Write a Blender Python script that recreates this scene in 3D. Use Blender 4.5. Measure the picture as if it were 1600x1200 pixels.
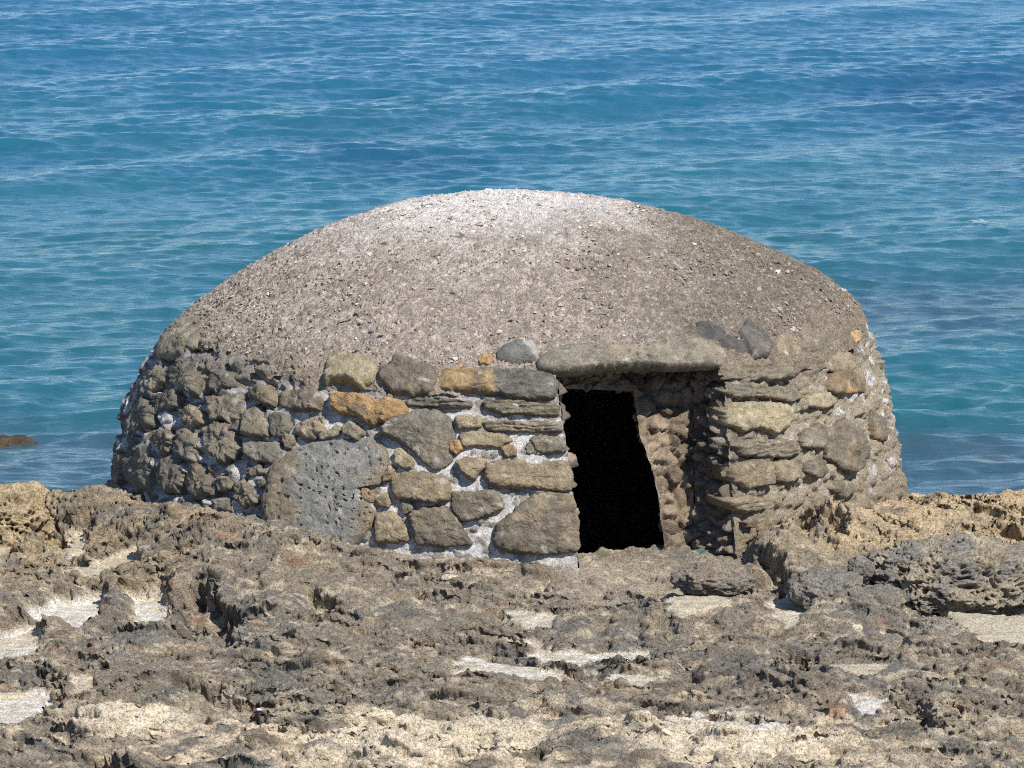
import bpy, math, random
import numpy as np
from mathutils import Vector, Matrix
from mathutils.bvhtree import BVHTree

for o in list(bpy.data.objects):
    bpy.data.objects.remove(o)
SC = bpy.context.scene
COL = SC.collection
R = math.radians

# ------------------------------------------------------------------ camera
CAM = np.array([0.0, -30.0, 6.4])
PITCH = R(10.75)
F = 6456.0                       # focal length in pixels of a 1600 wide picture
cd = bpy.data.cameras.new('camera'); cam = bpy.data.objects.new('camera', cd); COL.objects.link(cam)
cam.location = CAM; cam.rotation_euler = (math.pi/2 - PITCH, 0, 0)
cd.sensor_width = 36.0; cd.lens = 36.0*F/1600.0; cd.clip_start = 0.5; cd.clip_end = 20000
SC.camera = cam
SC.cycles.filter_width = 1.1; SC.cycles.use_denoising = False
SC.cycles.sample_clamp_indirect = 3.0; SC.cycles.blur_glossy = 1.0
SC.render.resolution_x = 1024; SC.render.resolution_y = 768

# ------------------------------------------------------------------ light
SUN_AZ, SUN_EL = R(38), R(48)    # azimuth to the right of the camera's back
sdir = Vector((math.sin(SUN_AZ)*math.cos(SUN_EL), -math.cos(SUN_AZ)*math.cos(SUN_EL), math.sin(SUN_EL)))
w = bpy.data.worlds.new("World"); SC.world = w; w.use_nodes = True
nt = w.node_tree; nt.nodes.clear()
wo = nt.nodes.new('ShaderNodeOutputWorld'); bg = nt.nodes.new('ShaderNodeBackground')
sky = nt.nodes.new('ShaderNodeTexSky'); sky.sky_type = 'NISHITA'; sky.sun_disc = False
sky.sun_elevation = SUN_EL; sky.sun_rotation = math.pi - SUN_AZ
sky.air_density = 0.8; sky.dust_density = 0.0; sky.ozone_density = 5.0
bg.inputs[1].default_value = 0.135
nt.links.new(sky.outputs[0], bg.inputs[0]); nt.links.new(bg.outputs[0], wo.inputs[0])
sl = bpy.data.lights.new('sun', 'SUN'); sun = bpy.data.objects.new('sun', sl); COL.objects.link(sun)
sl.energy = 4.7; sl.angle = R(0.53); sl.color = (1.0, 0.955, 0.88)
sun.rotation_euler = sdir.to_track_quat('Z', 'Y').to_euler(); sun.location = (8, -12, 18)
SC.view_settings.view_transform = 'Standard'; SC.view_settings.look = 'None'
SC.view_settings.gamma = 1.0; SC.view_settings.exposure = 0.6; SC.view_settings.use_curve_mapping = False

# ------------------------------------------------------------------ pixel helpers (photograph is 1600 x 1200)
cp, sp = math.cos(PITCH), math.sin(PITCH)
def ray(px, py):
    px = np.asarray(px, float); py = np.asarray(py, float)
    u = (px-800)/F; v = (600-py)/F
    return np.stack([u, cp + v*sp, -sp + v*cp], -1)
def at_y(px, py, Y):
    d = ray(px, py); t = (Y-CAM[1])/d[..., 1]
    return CAM + d*t[..., None]
def at_z(px, py, Z):
    d = ray(px, py); t = (Z-CAM[2])/d[..., 2]
    return CAM + d*t[..., None]
def project(P):
    q = P-CAM
    zc = q[..., 1]*cp - q[..., 2]*sp
    yc = q[..., 1]*sp + q[..., 2]*cp
    return 800+F*q[..., 0]/zc, 600-F*yc/zc
def inside(poly, x, y):
    poly = np.asarray(poly, float); r = np.zeros(np.shape(x), bool); n = len(poly); j = n-1
    for i in range(n):
        xi, yi = poly[i]; xj, yj = poly[j]
        if yi != yj:
            r ^= ((yi > y) != (yj > y)) & (x < (xj-xi)*(y-yi)/(yj-yi)+xi)
        j = i
    return r

# ------------------------------------------------------------------ noise
rg = np.random.RandomState(7)
PERM = rg.permutation(256).astype(np.int32); PERM = np.concatenate([PERM, PERM, PERM])
G3 = rg.normal(size=(256, 3)).astype(np.float32); G3 /= np.linalg.norm(G3, axis=1)[:, None]
J3 = rg.rand(256, 3).astype(np.float32)
def perlin(p, s=0):
    p = np.asarray(p, np.float32) + s*17.37
    i = np.floor(p).astype(np.int32); f = p-i; u = f*f*f*(f*(f*6-15)+10); i &= 255
    out = 0
    for dx in (0, 1):
        wx = u[:, 0] if dx else 1-u[:, 0]
        a = PERM[i[:, 0]+dx]
        for dy in (0, 1):
            wy = wx*(u[:, 1] if dy else 1-u[:, 1])
            b = PERM[a+i[:, 1]+dy]
            for dz in (0, 1):
                g = G3[PERM[b+i[:, 2]+dz]]
                d = g[:, 0]*(f[:, 0]-dx)+g[:, 1]*(f[:, 1]-dy)+g[:, 2]*(f[:, 2]-dz)
                out = out + wy*(u[:, 2] if dz else 1-u[:, 2])*d
    return out*1.5
def fbm(p, o=4, s=0, g=0.5, l=2.03):
    a = 1; r = 0; t = 0
    for k in range(o):
        r = r+a*perlin(p*l**k, s+k); t += a; a *= g
    return r/t
def billow(p, o=3, s=0, g=0.5):
    a = 1; r = 0; t = 0
    for k in range(o):
        r = r+a*np.abs(perlin(p*2.07**k, s+k)); t += a; a *= g
    return r/t
def worley(p, s=0, two=False, flat=False):
    p = np.asarray(p, np.float32) + s*11.31
    i = np.floor(p).astype(np.int32); f = p-i
    n = len(p); F1 = np.full(n, 9, np.float32); F2 = np.full(n, 9, np.float32); ID = np.zeros(n, np.int32)
    for dx in (-1, 0, 1):
        for dy in (-1, 0, 1):
            for dz in ((0,) if flat else (-1, 0, 1)):
                h = PERM[PERM[PERM[(i[:, 0]+dx) & 255]+((i[:, 1]+dy) & 255)]+((i[:, 2]+dz) & 255)]
                j = J3[h]
                ex = dx+j[:, 0]-f[:, 0]; ey = dy+j[:, 1]-f[:, 1]
                d = ex*ex+ey*ey
                if not flat:
                    ez = dz+j[:, 2]-f[:, 2]; d = d+ez*ez
                c = d < F1
                F2 = np.where(c, F1, np.minimum(F2, d)); ID = np.where(c, h, ID); F1 = np.where(c, d, F1)
    return (np.sqrt(F1), np.sqrt(F2), ID) if two else np.sqrt(F1)
def sstep(a, b, x):
    t = np.clip((x-a)/(b-a), 0, 1); return t*t*(3-2*t)
def mixc(c, d, t):
    return c*(1-t[:, None])+np.asarray(d, np.float32)*t[:, None]

# ------------------------------------------------------------------ mesh helpers
def mesh_obj(name, V, faces, mat, parent=None, col=None, smooth=True):
    """faces: (N,4) or (N,3) int array"""
    me = bpy.data.meshes.new(name)
    V = np.asarray(V, np.float32); faces = np.asarray(faces, np.int32); k = faces.shape[1]
    me.vertices.add(len(V)); me.vertices.foreach_set('co', V.ravel())
    me.loops.add(faces.size); me.loops.foreach_set('vertex_index', faces.ravel())
    me.polygons.add(len(faces)); me.polygons.foreach_set('loop_start', np.arange(0, faces.size, k, dtype=np.int32))
    me.polygons.foreach_set('use_smooth', np.full(len(faces), smooth))
    me.update(calc_edges=True)
    if col is not None:
        c = np.ones((len(V), 4), np.float32); c[:, :3] = np.clip(col, 0.004, 1)
        at = me.color_attributes.new('col', 'FLOAT_COLOR', 'POINT'); at.data.foreach_set('color', c.ravel())
    me.materials.append(mat)
    o = bpy.data.objects.new(name, me); COL.objects.link(o)
    if parent: o.parent = parent
    return o
def grid_faces(nu, nv, wrap=False):
    a = np.arange(nu*nv).reshape(nu, nv)
    if wrap: a = np.concatenate([a, a[:, :1]], 1)
    return np.stack([a[:-1, :-1], a[1:, :-1], a[1:, 1:], a[:-1, 1:]], -1).reshape(-1, 4)
def grid_normals(P):
    du = np.gradient(P, axis=0); dv = np.gradient(P, axis=1)
    n = np.cross(du, dv); n /= (np.linalg.norm(n, axis=-1, keepdims=True)+1e-9)
    return n
def tag(o, label=None, cat=None, kind=None, group=None):
    for k, v in (('label', label), ('category', cat), ('kind', kind), ('group', group)):
        if v: o[k] = v
    return o

# ------------------------------------------------------------------ materials
def node(nt, t, **kw):
    n = nt.nodes.new(t)
    for k, v in kw.items(): setattr(n, k, v)
    return n
def rock_mat(name, bump=1.0, scale=1.0, speck=0.35, specks=(0.05, 0.045, 0.04), pale=0.0, pit=0.6):
    m = bpy.data.materials.new(name); m.use_nodes = True; nt = m.node_tree; L = nt.links.new
    bs = nt.nodes['Principled BSDF']; bs.inputs['Roughness'].default_value = 0.93
    bs.inputs['Specular IOR Level'].default_value = 0.18
    at = node(nt, 'ShaderNodeAttribute', attribute_name='col')
    ge = node(nt, 'ShaderNodeNewGeometry')
    def noise(s, d=6, r=0.6):
        n = node(nt, 'ShaderNodeTexNoise'); n.inputs['Scale'].default_value = s*scale
        n.inputs['Detail'].default_value = d; n.inputs['Roughness'].default_value = r
        L(ge.outputs['Position'], n.inputs['Vector']); return n
    def ramp(src, a, b, c0=0.0, c1=1.0):
        n = node(nt, 'ShaderNodeMapRange'); n.inputs[1].default_value = a; n.inputs[2].default_value = b
        n.inputs[3].default_value = c0; n.inputs[4].default_value = c1; L(src, n.inputs[0]); return n.outputs[0]
    n1 = noise(9, 8, 0.7); n2 = noise(120, 4, 0.75); n3 = noise(34, 7, 0.7)
    hs = node(nt, 'ShaderNodeVectorMath', operation='SCALE')
    ad = node(nt, 'ShaderNodeMath', operation='MULTIPLY')
    L(ramp(n1.outputs['Fac'], .3, .7, .72, 1.3), ad.inputs[0]); L(ramp(n2.outputs['Fac'], .3, .7, .6, 1.42), ad.inputs[1])
    L(at.outputs['Color'], hs.inputs[0]); L(ad.outputs[0], hs.inputs['Scale'])
    mx = node(nt, 'ShaderNodeMix', data_type='RGBA'); L(hs.outputs[0], mx.inputs['A'])
    mx.inputs['B'].default_value = (*specks, 1)
    L(ramp(n3.outputs['Fac'], .56, .70, 0, speck), mx.inputs['Factor'])
    last = mx.outputs['Result']
    if pale:
        n4 = noise(45, 4, .7); m2 = node(nt, 'ShaderNodeMix', data_type='RGBA'); L(last, m2.inputs['A'])
        m2.inputs['B'].default_value = (0.62, 0.56, 0.48, 1); L(ramp(n4.outputs['Fac'], .60, .70, 0, pale), m2.inputs['Factor'])
        last = m2.outputs['Result']
    L(last, bs.inputs['Base Color'])
    vo = node(nt, 'ShaderNodeTexVoronoi'); vo.inputs['Scale'].default_value = 55*scale
    wv = node(nt, 'ShaderNodeVectorMath', operation='MULTIPLY_ADD')
    L(n3.outputs['Color'], wv.inputs[0]); wv.inputs[1].default_value = (.05, .05, .05); L(ge.outputs['Position'], wv.inputs[2])
    L(wv.outputs[0], vo.inputs['Vector'])
    pitv = ramp(vo.outputs['Distance'], 0.0, 0.42, -pit, 0.0)
    sm = node(nt, 'ShaderNodeMath', operation='ADD'); L(pitv, sm.inputs[0]); L(n3.outputs['Fac'], sm.inputs[1])
    s2 = node(nt, 'ShaderNodeMath', operation='MULTIPLY_ADD'); L(n2.outputs['Fac'], s2.inputs[0]); s2.inputs[1].default_value = .6; L(sm.outputs[0], s2.inputs[2])
    b = node(nt, 'ShaderNodeBump'); b.inputs['Strength'].default_value = min(1.0, bump); b.inputs['Distance'].default_value = 0.028*max(1, bump)
    L(s2.outputs[0], b.inputs['Height']); L(b.outputs[0], bs.inputs['Normal'])
    return m
M_GROUND = rock_mat('karst_rock', 0.9, 1.0, 0.5, pit=.7)
M_STONE = rock_mat('wall_stone', 0.8, 1.1, 0.35, pit=.4)
M_MORTAR = rock_mat('lime_mortar', 1.0, 1.6, 0.25, specks=(.16, .14, .12), pit=.5)
M_DOME = rock_mat('gravel_concrete', 1.0, 1.3, 0.45, specks=(.09, .07, .055), pale=.3, pit=.5)
M_CHIP = rock_mat('stone_chips', 0.5, 2.0, 0.1)

# ------------------------------------------------------------------ sea
def build_sea():
    xs = np.arange(-13, 13.01, 0.055)
    grow = 13+np.cumsum(0.06*1.13**np.arange(1, 80)); grow = grow[grow < 5000]
    xs = np.concatenate([-grow[::-1], xs, grow])
    ys = np.arange(3.0, 56, 0.05)
    g2 = 56+np.cumsum(0.06*1.12**np.arange(1, 90)); g2 = g2[g2 < 9000]
    ys = np.concatenate([[-12, -4, 0, 1.5, 2.3], ys, g2])
    X, Y = np.meshgrid(xs.astype(np.float32), ys.astype(np.float32), indexing='ij')
    x = X.ravel(); y = Y.ravel(); Z = np.zeros_like(x); DX = np.zeros_like(x); DY = np.zeros_like(x)
    fade = (1-sstep(60, 140, np.abs(x)))*(1-sstep(70, 160, y))
    rr = np.random.RandomState(3)
    comps = []
    for k in range(7):      # swell, crests running lower left to upper right
        comps.append((rr.uniform(3.0, 6.5), R(-52+rr.normal()*10), rr.uniform(.6, 1.0)*.022))
    for k in range(26):
        lam = rr.uniform(1.3, 4.0); comps.append((lam, R(-62+rr.normal()*34), lam*.0012*rr.uniform(.5, 1.2)))
    for k in range(60):
        lam = rr.uniform(.35, 1.2); comps.append((lam, R(-74+rr.normal()*36), lam*.0028*rr.uniform(.4, 1.2)))
    for k in range(40):
        lam = rr.uniform(.17, .4); comps.append((lam, R(-80+rr.normal()*40), lam*.0036*rr.uniform(.4, 1.1)))
    # slow amplitude gusts so that the chop is not even
    P2 = np.stack([x*.10, y*.16, 0*x], -1); gust = np.clip(1+.9*fbm(P2, 3, 31), .3, 1.8)
    P3 = np.stack([x*.22, y*.22, 0*x+4], -1); grp = np.clip(1+1.5*fbm(P3, 2, 44), .1, 2.2)
    for i, (lam, th, a) in enumerate(comps):
        k = 2*math.pi/lam; cx, cy = math.cos(th), math.sin(th)
        ph = (k*(cx*x+cy*y)+rr.uniform(0, 6.283)+ .6*(grp if lam > 3 else gust)).astype(np.float32)
        f = grp if lam > 1.3 else gust
        aa = a*f*fade
        Z += aa*np.cos(ph); s = aa*np.sin(ph)*.85; DX -= cx*s; DY -= cy*s
    V = np.stack([x+DX, y+DY, Z-1.5], -1)
    # body colour: depth and bottom type
    n = fbm(np.stack([x*.13, y*.20, 0*x], -1), 4, 12); n2 = fbm(np.stack([x*.35, y*.5, 0*x+3], -1), 4, 19)
    deep = np.array([.011, .086, .146], np.float32); teal = np.array([.012, .092, .122], np.float32)
    green = np.array([.010, .078, .088], np.float32); weed = np.array([.028, .062, .080], np.float32)
    c = np.tile(deep, (len(x), 1))
    c = mixc(c, teal, 1-sstep(22, 42, y+n*14))
    c = mixc(c, np.array([.008, .045, .105]), sstep(.05, .35, fbm(np.stack([x*.09+3, y*.07, 0*x], -1), 3, 77))*sstep(20, 30, y)*.5)
    c = mixc(c, green, (1-sstep(15, 24, y+n*12))*.75*sstep(-.5, .2, n2+.1))
    c = mixc(c, green*1.1, np.exp(-((y-(11.4+n2*1.2-.05*x))/1.7)**2)*sstep(-2, 3, x)*.9)
    c = mixc(c, weed, np.exp(-((y-(16.5+n*3))/2.6)**2)*sstep(.5, 4, x+n*4)*.9)
    c = mixc(c, weed, (1-sstep(8.0, 10.6, y+n2*2.6+ .03*x))*.9)
    c = mixc(c, np.array([.10, .085, .065]), (1-sstep(8.0, 9.6, y+n*3))*sstep(.05, .4, fbm(np.stack([x*.5, y*.6, 0*x], -1), 3, 5))*.6)
    fp = at_z(1525, 346, -1.45)
    foam = np.exp(-(((x-fp[0])/.16)**2+((y-fp[1])/.35)**2))
    foam = sstep(.45, .6, foam*(.75+2.5*fbm(np.stack([x*11, y*9, 0*x], -1), 2, 3)))
    c = mixc(c, np.array([.45, .5, .5]), foam*.6)
    V[:, 2] += foam*.02
    m = bpy.data.materials.new('sea_water'); m.use_nodes = True; nt = m.node_tree; L = nt.links.new
    bs = nt.nodes['Principled BSDF']; bs.inputs['Roughness'].default_value = .15; bs.inputs['IOR'].default_value = 1.333
    at = node(nt, 'ShaderNodeAttribute', attribute_name='col'); L(at.outputs['Color'], bs.inputs['Base Color'])
    ge = node(nt, 'ShaderNodeNewGeometry'); mp = node(nt, 'ShaderNodeMapping'); mp.inputs['Scale'].default_value = (3.4, 8.5, 1)
    mp.inputs['Rotation'].default_value = (0, 0, R(-12))
    L(ge.outputs['Position'], mp.inputs['Vector'])
    n1 = node(nt, 'ShaderNodeTexNoise'); n1.inputs['Scale'].default_value = 1.0; n1.inputs['Detail'].default_value = 5; n1.inputs['Roughness'].default_value = .62
    n1.inputs['Distortion'].default_value = .6
    L(mp.outputs[0], n1.inputs['Vector'])
    mp2 = node(nt, 'ShaderNodeMapping'); mp2.inputs['Scale'].default_value = (1.5, 3.6, 1); mp2.inputs['Rotation'].default_value = (0, 0, R(14)); L(ge.outputs['Position'], mp2.inputs['Vector'])
    n2_ = node(nt, 'ShaderNodeTexNoise'); n2_.inputs['Scale'].default_value = 1.0; n2_.inputs['Detail'].default_value = 3; n2_.inputs['Distortion'].default_value = .8; L(mp2.outputs[0], n2_.inputs['Vector'])
    ma = node(nt, 'ShaderNodeMath', operation='MULTIPLY_ADD'); L(n2_.outputs['Fac'], ma.inputs[0]); ma.inputs[1].default_value = 1.6; L(n1.outputs['Fac'], ma.inputs[2])
    b = node(nt, 'ShaderNodeBump'); b.inputs['Strength'].default_value = 1; b.inputs['Distance'].default_value = .034
    L(ma.outputs[0], b.inputs['Height']); L(b.outputs[0], bs.inputs['Normal'])
    o = mesh_obj('sea', V, grid_faces(len(xs), len(ys)), m, col=c)
    tag(o, kind='structure')
build_sea()

# ------------------------------------------------------------------ bunker surface of revolution
PX = 1/210.5
KL = np.array([(636, -110), (626, -40), (620, 0), (607, 75), (588, 130), (556, 185), (528, 232), (490, 262), (400, 325), (300, 378), (200, 413), (100, 434), (0, 441)], float)
KR = np.array([(632, -110), (622, -40), (615, 0), (600, 65), (588, 130), (572, 190), (545, 250), (500, 297), (400, 348), (300, 387), (200, 416), (100, 434), (0, 441)], float)
NK = len(KL)
def prof(K, u):
    u = np.clip(u, 0, 1)*(NK-1); i = np.clip(np.floor(u).astype(int), 0, NK-2); t = (u-i)[..., None]
    p0 = K[np.maximum(i-1, 0)]; p1 = K[i]; p2 = K[i+1]; p3 = K[np.minimum(i+2, NK-1)]
    p3 = np.where((i+2 > NK-1)[..., None], np.array([-K[-2][0], K[-2][1]]), p3)
    return .5*((2*p1)+(-p0+p2)*t+(2*p0-5*p1+4*p2-p3)*t*t+(-p0+3*p1-3*p2+p3)*t**3)
def surf(phi, u):
    b = ((1+np.sin(phi))/2)[..., None]
    q = (prof(KL, u)*(1-b)+prof(KR, u)*b)*PX
    r = q[..., 0]; return np.stack([r*np.sin(phi), -r*np.cos(phi), q[..., 1]], -1)
UJ = 6.35/(NK-1)                  # junction of wall and dome
# plain surface used to find where things sit
ph = np.linspace(-math.pi*.75, math.pi*.75, 260)+.0013; uu = np.linspace(-.08, 1, 130)
BP = surf(*np.meshgrid(ph, np.clip(uu, 0, 1), indexing='ij')); BP[:, uu < 0, 2] += uu[uu < 0]*8; bf = grid_faces(260, 130)
BVH = BVHTree.FromPolygons(BP.reshape(-1, 3).tolist(), bf.tolist())
def hit(px, py):
    d = ray(px, py); d = Vector(d/np.linalg.norm(d)); r = BVH.ray_cast(Vector(CAM), d)
    if r[0] is None: return hit(px+(3 if px < 800 else -3), py+(2 if py < 600 else -1))
    n = r[1]
    if n.dot(d) > 0: n = -n
    return r[0], n

bunker = bpy.data.objects.new('stone_bunker', None); COL.objects.link(bunker)
tag(bunker, 'low round stone bunker with a gravelly concrete dome and a dark doorway', 'bunker')

DOOR = [(864, 575), (1133, 566), (1136, 640), (1140, 700), (1146, 800), (1154, 905), (906, 905), (897, 800), (886, 700), (872, 615)]
def dens_phi(nf, nb):
    a = np.linspace(-R(105), R(105), nf); b = np.linspace(R(105), R(255), nb+2)[1:-1]
    return np.concatenate([a, b])
def build_wall():
    ph = dens_phi(1000, 60); uu = np.linspace(0, 7.0/(NK-1), 260)
    A, B = np.meshgrid(ph, uu, indexing='ij'); P = surf(A, B); N = grid_normals(P)
    sgn = np.sign((N[..., 0]*np.sin(A)-N[..., 1]*np.cos(A)).mean()); N = (N*sgn).reshape(-1, 3)
    p = P.reshape(-1, 3); a = A.ravel(); z = p[:, 2]
    sx = np.sin(a)
    left = sstep(-.45, -.62, sx) if False else 1-sstep(-.68, -.50, sx)
    right = sstep(.50, .62, sx)
    # rubble lumps at both flanks, mortar bed in the middle
    wp = p+.05*np.stack([perlin(p*5, 3), perlin(p*5, 4), perlin(p*5, 5)], -1)
    f1, f2, idn = worley(wp*np.array([5.2, 5.2, 6.2]), 2, True)
    edge = sstep(.02, .28, f2-f1)
    lump = edge*(.5+.5*J3[idn, 0])
    d = fbm(p*3, 3, 1)*.03 + fbm(p*14, 4, 9)*.022 + fbm(p*45, 3, 15)*.012
    d += left*(lump*.085-.02 - .05*sstep(.25, .6, billow(p*6, 3, 21)) + .03*fbm(p*9, 3, 8))
    g1 = worley(p*13, 6); d += (right*.6+.2)*.03*(.5-g1)
    d += right*(lump*.03-.01)
    d -= .03*sstep(.52, .75, worley(p*9, 8)*(.6+.8*right))
    d -= .015
    h1, h2, idh = worley(wp*13, 21, True); frag = sstep(.62, .67, J3[idh, 0])*sstep(.03, .16, h2-h1)*(1-.5*left)
    d += frag*.018*(.4+J3[idh, 2])
    v = p+N*d[:, None]; v[B.ravel() == 0, 2] = -1.7
    # colours
    n = fbm(p*2.2, 4, 40); n2 = fbm(p*9, 4, 41)
    white = np.array([.80, .78, .75], np.float32); tan = np.array([.43, .355, .25], np.float32)
    grey = np.array([.17, .155, .135], np.float32); pink = np.array([.48, .43, .37], np.float32)
    c = np.tile(white, (len(p), 1))
    c = mixc(c, pink, sstep(0, .35, n2+.1)*.5)
    c = mixc(c, np.array([.30, .26, .20]), frag*.85); c = mixc(c, np.array([.55, .50, .43]), sstep(-.05, .35, fbm(p*3.5, 3, 47))*.2)
    c = mixc(c, np.array([.34, .29, .22]), sstep(.35, .52, sx)*.55)
    c = mixc(c, tan, right*sstep(-.45, .05, n2+.12)*.95)
    c = mixc(c, grey, left*np.clip(edge*1.1, 0, 1)*sstep(-.35, .0, n+.25)*.97)
    c = mixc(c, np.array([.27, .225, .16]), left*edge*sstep(.05, .3, fbm(p*4, 3, 50))*.7)
    vein = (1-sstep(.03, .10, np.abs(fbm(p*2.6, 3, 53))))*left; c = mixc(c, white, vein*.8*sstep(-.3, .1, n2))
    c = mixc(c, (.40, .34, .26), (1-sstep(-.05, .10, z+.25*n2))*.8)
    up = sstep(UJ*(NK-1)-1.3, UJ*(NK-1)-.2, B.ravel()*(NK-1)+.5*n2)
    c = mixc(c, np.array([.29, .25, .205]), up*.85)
    c = mixc(c, white, right*sstep(.14, .26, fbm(p*7, 4, 52))*.8)
    jx = np.exp(-((sx-.56)/.035)**2)*(1-sstep(1.1, 1.3, z)); c = mixc(c, (.24, .19, .14), jx*.8)
    low = 1-sstep(.05, .45, z+.25*n)
    c = mixc(c, np.array([.36, .29, .20]), low*sstep(.1, .4, sx))
    fc = grid_faces(len(ph), len(uu)); wrapf = np.stack([np.arange(len(uu)-1)+(len(ph)-1)*len(uu), np.arange(len(uu)-1), np.arange(1, len(uu)), np.arange(1, len(uu))+(len(ph)-1)*len(uu)], -1)
    fc = np.concatenate([fc, wrapf])
    cen = p[fc].mean(1); X, Y = project(cen); front = cen[:, 1] < -1
    fc = fc[~(front & inside(DOOR, X, Y))]
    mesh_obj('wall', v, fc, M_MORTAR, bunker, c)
build_wall()

def build_dome():
    ph = dens_phi(1250, 70); u0 = UJ-.35/(NK-1); uu = np.concatenate([np.linspace(u0, .80, 240), np.linspace(.80, 1, 90)[1:]])
    A, B = np.meshgrid(ph, uu, indexing='ij')
    # ragged lower edge of the concrete cap
    q = np.stack([np.sin(A)*6, np.cos(A)*6, 0*A], -1).reshape(-1, 3)
    rag = (fbm(q, 4, 60)).reshape(A.shape)*.9/(NK-1)
    lf = (1-sstep(-.85, -.55, np.sin(A)))*.55/(NK-1)
    rt = sstep(.72, .95, np.sin(A))*.05/(NK-1)
    B = B+(rag+lf+rt)*(1-sstep(u0, .72, B))
    P = surf(A, B); N = grid_normals(P); sg = np.sign((N[..., 2]).mean()); N = (N*sg).reshape(-1, 3); N[np.isnan(N)] = 0
    N[np.linalg.norm(N, axis=1) < .5] = (0, 0, 1)
    p = P.reshape(-1, 3); sx = p[:, 0]/2.6
    f1, f2, idn = worley(p*27, 2, True)
    g1, g2, idg = worley(p*(52), 5, True)
    chip = (J3[idn, 1]-.35)*sstep(.0, .25, f2-f1)
    edgek = np.minimum(1, (B.ravel()-B.reshape(A.shape)[:, :1].repeat(B.shape[1], 1).ravel())*(NK-1)/.25)
    d = .022*edgek + fbm(p*1.5, 2, 1)*.03 + .022*chip + .012*(J3[idg, 2]-.4)*sstep(0, .3, g2-g1) + fbm(p*40, 3, 9)*.010 + fbm(p*7, 3, 4)*.014
    rightn = sstep(.2, .9, sx); d = d-0*rightn
    v = p+N*d[:, None]
    n = fbm(p*2.0, 4, 70); n2 = fbm(p*7, 4, 71)
    rr = np.hypot(p[:, 0]+.05, p[:, 1])
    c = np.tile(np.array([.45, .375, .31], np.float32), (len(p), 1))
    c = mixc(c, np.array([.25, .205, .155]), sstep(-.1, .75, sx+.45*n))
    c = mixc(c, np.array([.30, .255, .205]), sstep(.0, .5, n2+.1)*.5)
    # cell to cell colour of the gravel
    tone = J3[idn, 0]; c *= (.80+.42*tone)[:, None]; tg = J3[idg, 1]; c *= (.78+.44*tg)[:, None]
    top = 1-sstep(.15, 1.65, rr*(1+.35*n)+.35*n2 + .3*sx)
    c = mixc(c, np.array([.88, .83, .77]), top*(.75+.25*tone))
    c = mixc(c, np.array([.70, .66, .60]), sstep(.95, .97, tg)*.4)
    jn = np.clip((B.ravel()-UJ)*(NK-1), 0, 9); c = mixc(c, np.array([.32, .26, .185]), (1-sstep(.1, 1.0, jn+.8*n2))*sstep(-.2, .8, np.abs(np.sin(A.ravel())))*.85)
    dk = sstep(.90, .93, tone)*(1-sstep(-.9, -.1, sx)*.6)
    c = mixc(c, np.array([.08, .065, .055]), dk*.7)
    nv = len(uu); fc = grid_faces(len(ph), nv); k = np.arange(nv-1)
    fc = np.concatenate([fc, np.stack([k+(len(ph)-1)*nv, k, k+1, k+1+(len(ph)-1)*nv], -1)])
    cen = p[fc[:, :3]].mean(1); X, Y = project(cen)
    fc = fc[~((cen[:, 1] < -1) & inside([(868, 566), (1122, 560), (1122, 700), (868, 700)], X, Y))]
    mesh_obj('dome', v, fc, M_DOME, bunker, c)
build_dome()

OCT = np.array([(1, 0, 0), (-1, 0, 0), (0, 1, 0), (0, -1, 0), (0, 0, 1), (0, 0, -1)], float)
OF = np.array([(0, 2, 4), (2, 1, 4), (1, 3, 4), (3, 0, 4), (2, 0, 5), (1, 2, 5), (3, 1, 5), (0, 3, 5)])
def flakes(name, pts, nrm, size, cols, mat, parent, seed=1, flat=.38):
    r = np.random.RandomState(seed); n = len(pts)
    t = np.cross(nrm, r.normal(size=(n, 3))); t /= np.linalg.norm(t, axis=1)[:, None]; b = np.cross(nrm, t)
    O = OCT[None]*(1+.35*r.uniform(-1, 1, (n, 6, 1)))+.18*r.normal(size=(n, 6, 3))
    s = size[:, None]
    asp = r.uniform(.5, 1, (n, 1))
    V = pts[:, None]+O[..., :1]*(t*s)[:, None]+O[..., 1:2]*(b*s*asp)[:, None]+O[..., 2:]*(nrm*s*flat)[:, None]
    Fc = OF[None]+np.arange(n)[:, None, None]*6
    return mesh_obj(name, V.reshape(-1, 3), Fc.reshape(-1, 3), mat, parent, np.repeat(cols, 6, 0), smooth=False)
def build_chips():
    r = np.random.RandomState(5); n = 9000
    phi = r.uniform(-R(115), R(115), n); u = 1-(1-UJ-.01)*np.sqrt(r.rand(n))
    P = surf(phi, u); e = 1e-3
    N = np.cross(surf(phi+e, u)-P, surf(phi, np.minimum(u, 1-2*e)+e)-surf(phi, np.minimum(u, 1-2*e))); N /= np.linalg.norm(N, axis=1)[:, None]+1e-9
    N *= np.sign(N[:, 2])[:, None]
    size = .006+.010*r.rand(n)**2+.016*(r.rand(n) > .975)
    base = np.array([.37, .305, .245]); c = base*r.uniform(.45, 1.35, (n, 1))
    wh = r.rand(n) > .985; c[wh] = (.72, .70, .66)
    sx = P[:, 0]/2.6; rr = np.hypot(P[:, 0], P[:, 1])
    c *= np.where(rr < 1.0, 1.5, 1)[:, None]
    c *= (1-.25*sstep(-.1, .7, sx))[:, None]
    nb = 700; k = r.choice(n, nb, False, p=np.clip(1.4-rr, .12, 1)/np.clip(1.4-rr, .12, 1).sum()); size[k] = r.uniform(.014, .030, nb); c[k] *= r.uniform(.6, 1.2, (nb, 1))
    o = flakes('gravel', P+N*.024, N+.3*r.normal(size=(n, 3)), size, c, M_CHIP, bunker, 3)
    o['kind'] = 'stuff'
build_chips()

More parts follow.
